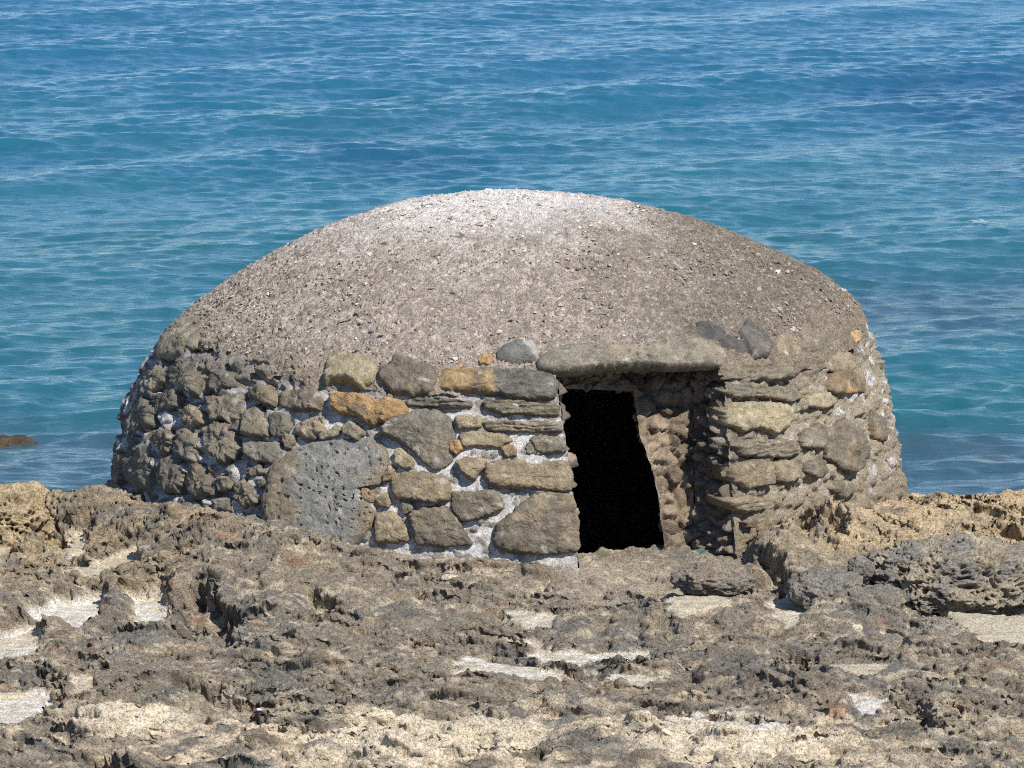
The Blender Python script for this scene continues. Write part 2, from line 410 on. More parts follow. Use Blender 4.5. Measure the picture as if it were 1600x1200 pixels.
# ------------------------------------------------------------------ stones set in the wall
TONE = {'l': ((.28, .23, .165), (.20, .175, .135)), 'g': ((.185, .168, .130), (.225, .19, .135)), 'b': ((.26, .205, .135), (.18, .152, .112)), 'o': ((.40, .255, .125), (.22, .165, .105)),
        'y': ((.33, .275, .175), (.21, .18, .13)), 's': ((.205, .197, .175), (.21, .17, .115)), 'm': ((.36, .25, .13), (.16, .148, .125)),
        'd': ((.10, .09, .085), (.13, .115, .10)), 'c': ((.17, .165, .145), (.40, .38, .33))}
CROP = {'A': (500, 520, .3), 'B': (150, 480, 1/3), 'C': (820, 500, .325), 'D': (1060, 420, .4)}
def resample(P, n, it=1):
    P = np.asarray(P, float)
    for _ in range(it):     # Chaikin corner cutting
        Q = np.roll(P, -1, 0); P = np.stack([.87*P+.13*Q, .13*P+.87*Q], 1).reshape(-1, 2)
    Q = np.vstack([P, P[:1]]); s = np.r_[0, np.cumsum(np.hypot(*np.diff(Q, axis=0).T))]
    t = np.linspace(0, s[-1], n, endpoint=False)
    return np.stack([np.interp(t, s, Q[:, 0]), np.interp(t, s, Q[:, 1])], 1)
rs = np.random.RandomState(11)
def stone(poly, tone='g', prot=.06, name='wall_stone', rough=1.0, skirt=.10, power=8, frame='A', grow=1.05, label=None, pits=0, strata=0, jag=1.0, tiltv=0.0):
    prot *= .68
    ox, oy, sc = CROP[frame]; P = np.array(poly, float)*sc+(ox, oy)
    seed = rs.randint(200)
    per = np.hypot(*np.diff(np.vstack([P, P[:1]]), axis=0).T).sum()
    na = int(np.clip(per/2.0, 36, 300)); nr = int(np.clip(per/14, 9, 46))
    c0 = P.mean(0)*.5+.5*(P.min(0)+P.max(0))/2; E = resample(P, na)
    jt = perlin(np.c_[E*.09, np.full(na, seed)], 1)*2.2*jag+perlin(np.c_[E*.25, np.full(na, seed)], 2)*1.6*jag
    dv = E-c0; ln = np.hypot(*dv.T)[:, None]; E = c0+dv*(grow+(.01 if frame == 'A' else 0))+dv/ln*jt[:, None]
    if frame == 'C' and c0[0] > 1100 and c0[1] > 570: E[:, 0] = np.maximum(E[:, 0], 1129+2*perlin(np.c_[E*.1, E[:, :1]*0], 5))
    ss = np.r_[1-np.linspace(0, 1, nr)**.6*0.97]  # 1 -> 0.03
    ss = 1-(np.linspace(0, .97, nr))**1.15
    V = []; NN = []; H = []
    hc = hit(*c0); nc = hc[1]; base0 = hc[0]
    for k, s in enumerate(ss):
        q = c0+(E-c0)*s
        h = prot*(1-s**power)**.5
        for (X, Y) in q:
            r = hit(X, Y)
            if r is None: r = (V_last, nc)
            V_last = r[0]
            V.append(r[0]); NN.append(r[1]); H.append(h)
    V = np.array(V); NN = np.array(NN); H = np.array(H); NN = NN*.4+np.array(nc)*.6; NN /= np.linalg.norm(NN, axis=1)[:, None]
    so = seed*3.1
    q = V+so*.01
    nz = fbm(q*7+so, 3, 3)*.035+fbm(q*22+so, 3, 5)*.016+fbm(q*60, 2, 7)*.006
    if strata:
        nz += strata*(.006*np.sin(V[:, 2]*190+14*fbm(V*np.array([3, 3, 9]), 3, 1))+.016*fbm(V*np.array([5, 5, 45]), 3, 61))
    if pits:
        w1 = worley(V*np.array([22, 22, 30])+1.0*fbm(V*14, 3, 2)[:, None], 4)+.25*perlin(V*17, 8); mk = sstep(-.15, .2, fbm(V*5+3, 2, 9)+.02)
        nz = nz*.45-pits*.028*sstep(.36, .14, w1) if False else nz*.45-pits*.028*(1-sstep(.12, .34, w1))*(.4+.6*mk)
    ed = np.clip(H/(prot+1e-6), 0, 1)
    off = H+nz*rough*(.35+.65*ed)*min(1, prot/.04)
    tl = rs.normal(size=2)*.10+np.array([0, tiltv])
    rel = V-np.array(base0); off = off+(rel[:, 0]*tl[0]+rel[:, 2]*tl[1])*ed
    W = V+NN*off[:, None]
    W += .006*np.stack([perlin(q*30, 31), 0*off, perlin(q*30, 32)], -1)
    nh = np.array([nc[0], nc[1], 0]); nh /= np.linalg.norm(nh)
    E0 = W[:na]-nh*skirt; W = np.vstack([E0, W])
    rows = nr+1
    idx = np.arange(rows*na).reshape(rows, na); i2 = np.roll(idx, -1, 1)
    fq = np.stack([idx[:-1], i2[:-1], i2[1:], idx[1:]], -1).reshape(-1, 4)
    cen = W[-na:].mean(0); W = np.vstack([W, cen]); last = idx[-1]; l2 = np.roll(last, -1)
    ft = np.stack([last, l2, np.full(na, len(W)-1), np.full(na, len(W)-1)], -1)
    # close the back
    W = np.vstack([W, W[:na].mean(0)]); ft2 = np.stack([idx[0], np.full(na, len(W)-1), np.full(na, len(W)-1), i2[0]], -1)
    a, b = [np.array(t) for t in TONE[tone]]
    nn = fbm(W*5+so, 3, 80)
    t = sstep(-.12, .22, nn+(.25*np.sign(rs.rand()-.5) if tone not in 'msc' else 0))
    if tone == 'm':
        t = sstep(-.06, .06, (W[:, 0]-np.array(base0)[0])+.25*nn+.08)
    if tone == 's':
        t = np.clip(1-sstep(-.40, -.22, W[:, 0]-base0[0]+.2*nn)+sstep(.05, .4, W[:, 0]-base0[0]+.6*nn), 0, 1)
    if tone == 'c': t = sstep(.05, .2, nn)
    col = a*(1-t[:, None])+b*t[:, None]; col = col*(1+.5*fbm(W*16, 3, 90))[:, None]*rs.uniform(.88, 1.14)
    # lime smears
    lm = sstep(.30, .42, fbm(W*11+5, 3, 33))*.5; col = mixc(col, (.5, .46, .4), lm)
    tri = np.concatenate([ft[:, :3], ft2[:, [0, 1, 3]]]); quads = np.concatenate([fq[:, [0, 1, 2]], fq[:, [0, 2, 3]]])
    o = mesh_obj(name, W, np.concatenate([quads, tri]), M_STONE, bunker, col)
    if label: o['label'] = label
    return o
S = [
 ('A', 'm', .10, [(640,200),(820,195),(1040,200),(1200,225),(1232,265),(1210,350),(1050,350),(870,320),(760,310),(630,300)], dict(strata=.6, label='long straight stone, orange at one end and grey at the other', name='door_block', skirt=.22)),
 ('A', 'y', .12, [(40,190),(90,110),(200,130),(290,140),(300,200),(285,260),(220,295),(150,265),(70,265),(35,290)], {}),
 ('A', 'b', .12, [(315,215),(380,190),(400,150),(480,160),(600,200),(615,250),(580,310),(500,330),(400,320),(330,270)], {}),
 ('A', 'o', .12, [(60,330),(130,318),(210,330),(290,360),(390,345),(450,390),(440,440),(360,470),(270,480),(200,440),(100,420),(60,380)], dict(label='lumpy orange stone')),
 ('A', 'g', .06, [(455,350),(540,340),(650,350),(780,360),(790,390),(700,395),(560,390),(460,380)], dict(strata=1)),
 ('A', 'g', .07, [(850,360),(1000,355),(1240,380),(1240,435),(1100,430),(960,425),(860,395)], dict(strata=1, skirt=.22)),
 ('A', 'g', .07, [(850,465),(960,460),(1240,465),(1260,520),(1100,520),(880,510)], dict(strata=1, skirt=.22)),
 ('A', 'y', .06, [(705,440),(770,430),(840,440),(840,500),(770,500),(715,505)], {}),
 ('A', 'y', .05, [(725,525),(840,515),(960,530),(1000,560),(930,600),(830,590),(750,600)], {}),
 ('A', 'g', .06, [(1085,545),(1250,545),(1285,590),(1275,630),(1140,625)], dict(skirt=.22)),
 ('A', 'g', .09, [(330,500),(400,450),(520,405),(620,415),(670,450),(690,520),(700,600),(680,670),(600,715),(520,650),(430,580),(330,530)], dict(label='large grey wedge shaped stone')),
 ('A', 'o', .05, [(940,600),(980,585),(1030,600),(1025,645),(970,650)], {}),
 ('A', 'o', .05, [(680,560),(730,560),(740,610),(710,645),(675,610)], {}),
 ('A', 'y', .08, [(390,610),(430,600),(490,670),(485,710),(430,705),(390,680)], {}),
 ('A', 'b', .09, [(705,670),(770,650),(860,655),(860,700),(800,775),(740,740)], {}),
 ('A', 'b', .08, [(870,690),(940,665),(1050,665),(1100,690),(1280,665),(1305,750),(1295,830),(1130,810),(940,810),(870,780)], dict(skirt=.22)),
 ('A', 'b', .08, [(375,750),(430,725),(560,730),(670,770),(680,870),(600,890),(480,870),(390,860)], {}),
 ('A', 'b', .08, [(690,830),(790,830),(900,815),(950,870),(955,915),(860,960),(740,985),(690,920)], {}),
 ('A', 'b', .08, [(475,935),(560,905),(660,910),(720,970),(760,1060),(790,1100),(640,1110),(500,1100),(480,1010)], {}),
 ('A', 'b', .06, [(290,960),(340,930),(410,950),(440,1000),(470,1080),(380,1090),(290,1095)], {}),
 ('A', 'b', .08, [(920,1010),(1000,940),(1100,850),(1200,830),(1312,850),(1333,950),(1348,1130),(1200,1150),(1000,1140),(910,1110)], dict(label='large brown cornerstone beside the doorway', skirt=.22)),
 ('A', 'b', .05, [(300,850),(350,840),(375,890),(360,910),(300,895)], {}),
 ('A', 'g', .05, [(425,890),(480,880),(490,930),(440,950)], {}),
 ('A', 'g', .07, [(120,500),(160,460),(210,490),(240,530),(190,560),(130,530)], {}),
 ('A', 'o', .06, [(335,740),(370,685),(390,720),(380,765),(330,790)], {}),
 ('A', 'o', .05, [(220,810),(290,820),(290,880),(250,900),(220,860)], {}),
 ('A', 'c', .13, [(915,120),(960,80),(1040,55),(1110,60),(1140,110),(1120,160),(1010,175),(930,155)], dict(power=2.2, rough=.5, jag=.3, name='cobblestone', label='rounded grey beach cobble blotched with white')),
 ('A', 'o', .08, [(820,150),(870,125),(900,135),(890,185),(830,180)], {}),
 ('A', 'o', .05, [(700,178),(750,165),(752,192),(700,195)], {}),
 ('A', 'g', .03, [(1035,330),(1060,300)][:0] or [(1100,560),(1130,600),(1090,640),(1060,600)], {}),
 ('B', 's', .085, [(800,930),(830,760),(920,680),(1030,640),(1200,630),(1310,620),(1350,680),(1370,740),(1400,760),(1340,830),(1230,850),(1270,880),(1310,950),(1280,1040),(1200,1130),(1000,1140),(880,1110),(810,1010)], dict(pits=1, name='facing_slab', power=9, jag=.6, label='big smooth grey slab dotted with small pits')),
 ('B', 'g', .05, [(1050,600),(1140,555),(1150,600),(1060,625)], {}),
 ('B', 'b', .07, [(860,400),(950,385),(1050,395),(1065,450),(1050,490),(940,490),(870,470)], {}),
 ('B', 'g', .08, [(690,520),(750,460),(800,500),(815,600),(790,615),(700,610)], {}),
 ('B', 'g', .07, [(815,505),(900,500),(910,580),(870,615),(822,605)], {}),
 ('B', 'g', .08, [(710,640),(860,630),(870,690),(830,740),(760,730),(700,690)], {}),
 ('B', 'b', .05, [(880,600),(930,600),(940,640),(900,670),(880,640)], {}),
 ('B', 'b', .06, [(940,545),(1040,530),(1080,580),(1020,630),(940,600)], {}),
 ('B', 'b', .06, [(730,760),(780,740),(790,780),(740,800)], {}),
 ('B', 'g', .08, [(540,320),(640,310),(690,380),(610,400),(545,400)], {}),
 ('B', 'b', .08, [(715,380),(800,370),(858,420),(850,470),(800,465),(720,410)], {}),
 ('B', 'g', .10, [(660,830),(700,800),(750,860),(745,920),(690,940),(655,900)], {}),
 ('B', 'g', .06, [(760,820),(820,800),(830,830),(780,850)], {}),
 ('B', 'g', .12, [(520,560),(600,540),(670,600),(670,680),(600,740),(560,680),(510,640)], {}),
 ('B', 'g', .12, [(400,580),(480,590),(510,660),(470,720),(400,700),(380,640)], {}),
 ('B', 'g', .13, [(300,740),(370,690),(420,760),(410,860),(360,880),(310,820)], {}),
 ('B', 'b', .13, [(430,760),(500,740),(540,800),(560,880),(480,905),(430,850)], {}),
 ('B', 'g', .12, [(150,720),(200,660),(260,640),(280,740),(270,850),(200,860),(150,800)], {}),
 ('B', 'g', .12, [(240,310),(330,280),(350,330),(290,400),(235,400)], {}),
 ('B', 'g', .12, [(350,300),(420,250),(520,290),(540,350),(500,420),(430,400),(360,360)], {}),
 ('B', 'b', .12, [(300,420),(390,400),(400,470),(340,500),(290,470)], {}),
 ('B', 'g', .12, [(560,430),(680,410),(690,490),(650,540),(560,540),(530,480)], {}),
 ('B', 'b', .12, [(420,480),(500,470),(520,550),(450,570),(410,540)], {}),
 ('B', 'g', .12, [(170,480),(230,420),(280,470),(270,560),(200,600),(150,560)], {}),
 ('B', 'b', .13, [(285,590),(350,570),(375,640),(340,690),(285,670)], {}),
 ('B', 'g', .12, [(100,730),(140,690),(152,780),(130,840),(95,830)], {}),
 ('B', 'g', .08, [(575,800),(640,790),(650,860),(580,870)], {}),
 ('B', 'y', .09, [(400,70),(480,45),(520,120),(460,200),(380,240),(305,260),(300,200),(345,130)], dict(label='tan block at the broken edge of the dome')),
 ('B', 'g', .09, [(760,1010),(800,1000),(860,1070),(850,1120),(760,1130)], {}),
 ('B', 'g', .09, [(560,900),(640,890),(650,960),(570,960)], {}),
 ('C', 'd', .07, [(800,90),(820,20),(900,40),(960,90),(1060,130),(1070,185),(1000,190),(930,140),(870,110)], dict(tiltv=.5)),
 ('C', 'd', .09, [(1020,70),(1060,10),(1130,50),(1190,130),(1165,190),(1100,195),(1060,150)], dict(label='dark tilted stone above the doorway')),
 ('C', 'b', .05, [(1195,100),(1230,60),(1300,100),(1330,180),(1240,190),(1205,150)], {}),
 ('C', 'g', .08, [(935,235),(1000,215),(1150,210),(1280,225),(1280,280),(1200,300),(1050,290),(940,285)], dict(strata=.8, skirt=.2)),
 ('C', 'g', .07, [(1000,312),(1100,308),(1185,335),(1185,380),(1090,370),(1010,375),(960,345)], dict(strata=.8, skirt=.2)),
 ('C', 'g', .05, [(1195,320),(1300,330),(1330,380),(1260,400),(1200,380)], {}),
 ('C', 'y', .08, [(965,450),(1000,400),(1150,395),(1270,410),(1290,470),(1250,520),(1200,550),(1120,525),(1040,540),(985,510)], dict(skirt=.2)),
 ('C', 'g', .07, [(985,600),(1080,575),(1300,580),(1330,630),(1270,660),(1130,660),(1040,655)], dict(strata=.5, skirt=.2)),
 ('C', 'b', .08, [(990,720),(1070,675),(1140,670),(1180,700),(1195,790),(1130,800),(1060,815),(1000,780)], dict(skirt=.2)),
 ('C', 'b', .07, [(1200,690),(1250,670),(1330,700),(1320,750),(1250,790),(1205,770)], {}),
 ('C', 'b', .07, [(950,870),(1040,845),(1180,860),(1200,900),(1060,930),(980,910)], dict(strata=.5, skirt=.2)),
 ('C', 'o', .10, [(1030,965),(1080,975),(1085,1000),(1045,1005)], {}),
 ('C', 'b', .05, [(1100,960),(1180,940),(1230,980),(1200,1030),(1120,1020)], {}),
 ('D', 'o', .05, [(595,420),(640,370),(720,420),(730,480),(620,490),(590,470)], {}),
 ('D', 'y', .045, [(460,220),(520,230),(570,280),(560,330),(490,320)], {}),
 ('D', 'y', .04, [(500,500),(580,480),(620,520),(570,550),(510,540)], {}),
 ('D', 'b', .075, [(580,640),(640,590),(700,630),(720,720),(690,800),(640,790),(590,730)], {}),
 ('D', 'y', .045, [(490,640),(560,600),(590,660),(570,700),(490,700)], {}),
 ('D', 'c', .06, [(720,960),(750,935),(765,965),(740,990)], dict(power=2.5, jag=.3)),
 ('D', 'o', .04, [(660,250),(700,240),(712,290),(670,292)], {}),
 ('D', 'b', .04, [(560,360),(620,320),(680,340),(680,400),(600,410)], {}),
 ('D', 'y', .055, [(605,830),(670,830),(690,870),(640,900),(600,870)], {}),
 ('D', 'b', .05, [(500,760),(560,740),(585,790),(540,820),(500,800)], {}),
 ('D', 'b', .05, [(760,560),(800,590),(800,680),(765,660)], {}),
]
for fr, tone, prot, poly, kw in S:
    if fr == 'B' and prot > .095: kw = dict(kw, rough=1.35, jag=3.0, power=7, grow=1.08); prot *= .65
    stone(poly, tone, prot, frame=fr, **kw)
stone([(65,225),(90,190),(200,150),(300,145),(430,160),(560,140),(720,130),(850,110),(920,150),(955,190),(930,235),(820,245),(700,250),(560,240),(440,243),(330,255),(200,275),(120,265),(75,250)],
      'l', .14, name='lintel', frame='C', skirt=.45, power=16, jag=.7, rough=1.0, pits=.8, label='long rough lintel stone over the doorway')

# ------------------------------------------------------------------ doorway
def build_doorway():
    c = hit(980, 740)[0]; n = Vector((math.sin(R(24))*.96, -math.cos(R(24))*.96, .28)).normalized(); o = Vector(c)-n*.47
    def onplane(px, py, back=0):
        d = ray(px, py); d = Vector(d); oo = o-n*back; t = (oo-Vector(CAM)).dot(n)/d.dot(n); return np.array(Vector(CAM)+d*t)
    # matching closed contours: outer edge (on the wall) and frame edge (on the recessed plane), inner opening
    outer = resample(DOOR, 420, 0)
    cx, cy = 985, 745
    def match(poly, n=420):
        # resample each side by the same corner order
        poly = np.array(poly, float); out = []
        k = n//4
        for i in range(4):
            a, b = poly[i], poly[(i+1) % 4]
            out += [a+(b-a)*t for t in np.linspace(0, 1, k, endpoint=False)]
        return np.array(out)
    oc = match([(868, 570), (1136, 566), (1158, 912), (908, 912)])
    # follow the bent left side of the opening
    fr = match([(835, 560), (1082, 560), (1086, 925), (868, 925)])
    inn = match([(872, 607), (986, 611), (1032, 925), (903, 925)])
    k = len(inn)//4
    for i in range(k, 2*k):
        y = inn[i, 1]; inn[i, 0] = np.interp(y, [611, 690, 740, 800, 862, 925], [988, 1003, 1020, 1032, 1038, 1042])+2.5*perlin(np.array([[y*.06, .3, .7]]), 2)[0]
    def loft(A, B, m, amp, seed, nrmout):
        T = np.linspace(0, 1, m)[:, None, None]; P = A[None]*(1-T)+B[None]*T
        p = P.reshape(-1, 3)
        N = grid_normals(np.concatenate([P, P[:, :1]], 1))[:, :-1].reshape(-1, 3)
        cen = p.mean(0); 
        q1, q2, qi = worley((p+.06*perlin(p*4, 2)[:, None])*np.array([6, 6, 9.]), 3, True); d = fbm(p*4, 4, seed)*.10+fbm(p*16, 4, seed+1)*.06+.07*(sstep(.02, .25, q2-q1)-.5)*(.4+J3[qi, 0])
        ed = np.repeat(np.clip(np.sin(np.pi*np.linspace(0, 1, m))*3, .12, 1), A.shape[0])
        return p+N*(d*amp*ed)[:, None]*1.0, grid_faces(m, A.shape[0], True)
    def c3(arr, f): return np.array([f(x, y) for x, y in arr])
    def hw(x, y):
        r = hit(x, y); return np.array(r[0]-r[1]*.02)
    O3 = c3(oc, hw); F3 = c3(fr, onplane); I3 = c3(inn, onplane)
    # the inner room passage
    dirv = np.array([.02, .12, 0])
    B3 = I3+dirv; ctr = B3.mean(0); B3 = ctr+(B3-ctr)*1.12
    tp = np.abs(np.sin(np.pi*np.linspace(0, 1, 60)))
    for name, A_, B_, m, amp, base, nm in (('door_reveal', O3, F3, 60, 1.3, (.21, .17, .13), 1), ('door_frame', F3, I3, 40, .9, (.24, .185, .13), 2), ('passage', I3, B3, 40, .8, (.20, .17, .13), 3)):
        v, f = loft(A_, B_, m, amp, 10*nm, 0)
        qi = worley((v+.06*perlin(v*4, 2)[:, None])*np.array([6, 6, 9.]), 3, True)[2]
        cc = np.tile(np.array(base, np.float32), (len(v), 1))*(1+.6*fbm(v*6, 4, 4))[:, None]*(.6+.8*J3[qi, 1])[:, None]
        mesh_obj(name, v, f, M_STONE, bunker, cc)
build_doorway()

# ------------------------------------------------------------------ rocky ground
YP = [  # (px, py, Y) points the surface passes through
 (30, 775, -1.0), (-60, 760, -1.0), (98, 812, -.9), (60, 860, -2.0), (150, 756, -1.1), (200, 770, -1.5), (300, 790, -2.3), (395, 808, -2.75),
 (200, 850, -2.6), (300, 850, -2.9), (400, 862, -3.25), (500, 856, -3.15), (600, 856, -3.12), (750, 860, -3.12), (900, 864, -3.12), (1000, 872, -3.2), (1080, 874, -3.25),
 (1180, 885, -3.5), (1215, 852, -3.05), (1250, 862, -3.25), (1290, 822, -2.75), (1310, 838, -2.85), (1360, 800, -2.25), (1412, 772, -1.3), (1440, 770, -.5), (1500, 792, -.3), (1570, 785, -.3), (1660, 790, -.3), (1800, 800, -.3), (-200, 790, -.4),
 (1450, 840, -2.0), (1560, 845, -2.0), (1700, 845, -2.0), (1430, 868, -3.1), (1520, 865, -3.1), (1600, 870, -3.1), (1720, 870, -3.1), (1400, 945, -3.8), (1500, 962, -3.85), (1600, 962, -3.8), (1720, 965, -3.8),
 (1330, 905, -3.8), (1200, 925, -3.95)]
ZP = []
for X in (-300, 0, 200, 450, 700, 950, 1200, 1450, 1700, 1900):
    ZP += [(X, 985, -.02), (X, 1080, .0), (X, 1190, .02), (X, 1300, .05)]
ZP += [(100, 905, .0), (300, 925, .03), (500, 915, .06), (700, 905, .08), (900, 905, .1), (1080, 905, .12), (0, 920, .0), (-200, 920, 0), (1350, 960, .02)]
CP = [at_y(np.array(a), np.array(b), np.array(c)) for a, b, c in YP]+[at_z(np.array(a), np.array(b), np.array(c)) for a, b, c in ZP]
CP += [np.array(t) for t in ((0, 0, 0.), (2, 0, 0.), (-2, 0, 0.), (0, -10, .1), (-5, -10, .1), (5, -10, .1), (0, 2, -.2), (-5, 2, -.4), (5, 2, -.4), (-8, -4, 0), (8, -4, 0), (-8, -8, .1), (8, -8, .1))]
CP = np.array(CP)
def tps(r): return r*r*np.log(r+1e-6)
nC = len(CP); Dm = np.hypot(CP[:, None, 0]-CP[None, :, 0], CP[:, None, 1]-CP[None, :, 1])
Am = np.zeros((nC+3, nC+3)); Am[:nC, :nC] = tps(Dm)+np.eye(nC)*.02; Am[:nC, nC] = 1; Am[:nC, nC+1:] = CP[:, :2]; Am[nC:, :nC] = Am[:nC, nC:].T
WT = np.linalg.solve(Am, np.r_[CP[:, 2], 0, 0, 0])
def base_z(x, y):
    z = np.zeros_like(x)
    xc = np.clip(x, -7, 7); yc = np.clip(y, -10, 2.5)
    for k in range(nC):
        z += WT[k]*tps(np.hypot(xc-CP[k, 0], yc-CP[k, 1]))
    z += WT[nC]+WT[nC+1]*xc+WT[nC+2]*yc
    z = np.clip(z, -.6, .6)
    z = z+np.clip(-9.5-y, 0, None)*.2                      # rises behind the photographer's line of sight
    return z
SAND = [  # sandy pockets: outline in the photo, depth below the rock, whiteness
 ([(40,978),(85,952),(150,945),(152,975),(105,994),(60,992)], .15, 1.0), ([(-20,1005),(40,990),(55,1000),(42,1022),(-20,1040)], .12, .6),
 ([(198,945),(246,940),(250,985),(212,985)], .15, .6), ([(98,893),(150,886),(205,864),(192,895),(150,912),(108,907)], .08, .0),
 ([(-10,1098),(50,1088),(78,1098),(62,1114),(20,1142),(-20,1150)], .15, .8), ([(108,1062),(137,1062),(136,1095),(112,1102)], .12, .4),
 ([(795,960),(862,968),(845,988),(800,974)], .06, .5), ([(820,1005),(862,1026),(1005,1026),(1000,1036),(900,1048),(848,1044)], .07, .6),
 ([(718,1032),(772,1038),(862,1056),(860,1066),(760,1060),(724,1052)], .08, .7), ([(955,1058),(1030,1062),(985,1076)], .05, .6), ([(1045,932),(1125,932),(1128,944),(1058,958)], .06, .3),
 ([(1203,936),(1258,946),(1232,980),(1208,968)], .12, .5), ([(1268,1042),(1385,1042),(1362,1058),(1298,1058)], .08, .2), ([(1332,1092),(1378,1098),(1350,1118)], .06, .9),
 ([(-10,850),(40,843),(22,862),(-10,867)], .05, .0), ([(94,842),(121,842),(118,868),(103,868)], .06, .1), ([(1485,955),(1620,962),(1620,1020),(1540,1005)], .03, .2),
]
HOLES = [([(276,925),(300,915),(322,925),(352,940),(350,985),(330,960),(300,985),(278,985)], .30), ([(475,922),(510,930),(515,948),(490,952)], .22), ([(60,815),(92,825),(86,836),(66,832)], .22),
 ([(1238,856),(1272,856),(1266,872),(1242,872)], .25), ([(1292,862),(1312,862),(1308,876),(1296,876)], .22), ([(1185,890),(1215,905),(1205,925),(1188,910)], .22),
 ([(130,1176),(160,1180),(190,1200),(150,1204)], .25), ([(60,1095),(85,1080),(80,1098)], .12), ([(1345,1090),(1400,1085)][:0] or [(1408,1095),(1425,1080),(1450,1110),(1462,1125)], .14), ([(1232,1000),(1250,1000),(1248,1035),(1236,1020)], .18),
 ([(1470,1165),(1560,1170),(1530,1195),(1480,1190)], .10), ([(730,1150),(752,1148),(750,1160),(735,1162)], .12), ([(800,1165),(840,1168),(835,1180),(812,1178)], .10), ([(1065,1040),(1080,1030),(1078,1055)], .12),
 ([(1555,800),(1600,805),(1600,830),(1548,828)], .25), ([(45,1030),(90,1040),(70,1052)], .12), ([(280,1065),(330,1072),(320,1085),(290,1080)], .16), ([(300,1085),(420,1110),(400,1125)], .10)]
def blurmask(poly, zf, x, y, blur):
    """soft mask of a photo outline laid on the ground"""
    W = at_z(np.array([p[0] for p in poly], float), np.array([p[1] for p in poly], float), zf)[:, :2]
    acc = np.zeros_like(x); bb = (x > W[:, 0].min()-.3) & (x < W[:, 0].max()+.3) & (y > W[:, 1].min()-.4) & (y < W[:, 1].max()+.4)
    xs, ys = x[bb], y[bb]
    # signed distance to polygon
    ins = inside(W, xs, ys); d = np.full(len(xs), 9.)
    for i in range(len(W)):
        a, b = W[i], W[(i+1) % len(W)]; ab = b-a; t = np.clip(((xs-a[0])*ab[0]+(ys-a[1])*ab[1])/(ab@ab+1e-9), 0, 1)
        d = np.minimum(d, np.hypot(xs-a[0]-ab[0]*t, ys-a[1]-ab[1]*t))
    sd = np.where(ins, -d, d)-.03+.07*fbm(np.stack([xs*7, ys*10, 0*xs], -1), 4, 3)+.03*perlin(np.stack([xs*30, ys*30, 0*xs], -1), 4)
    acc[bb] = 1-sstep(-blur, blur, sd)
    return acc
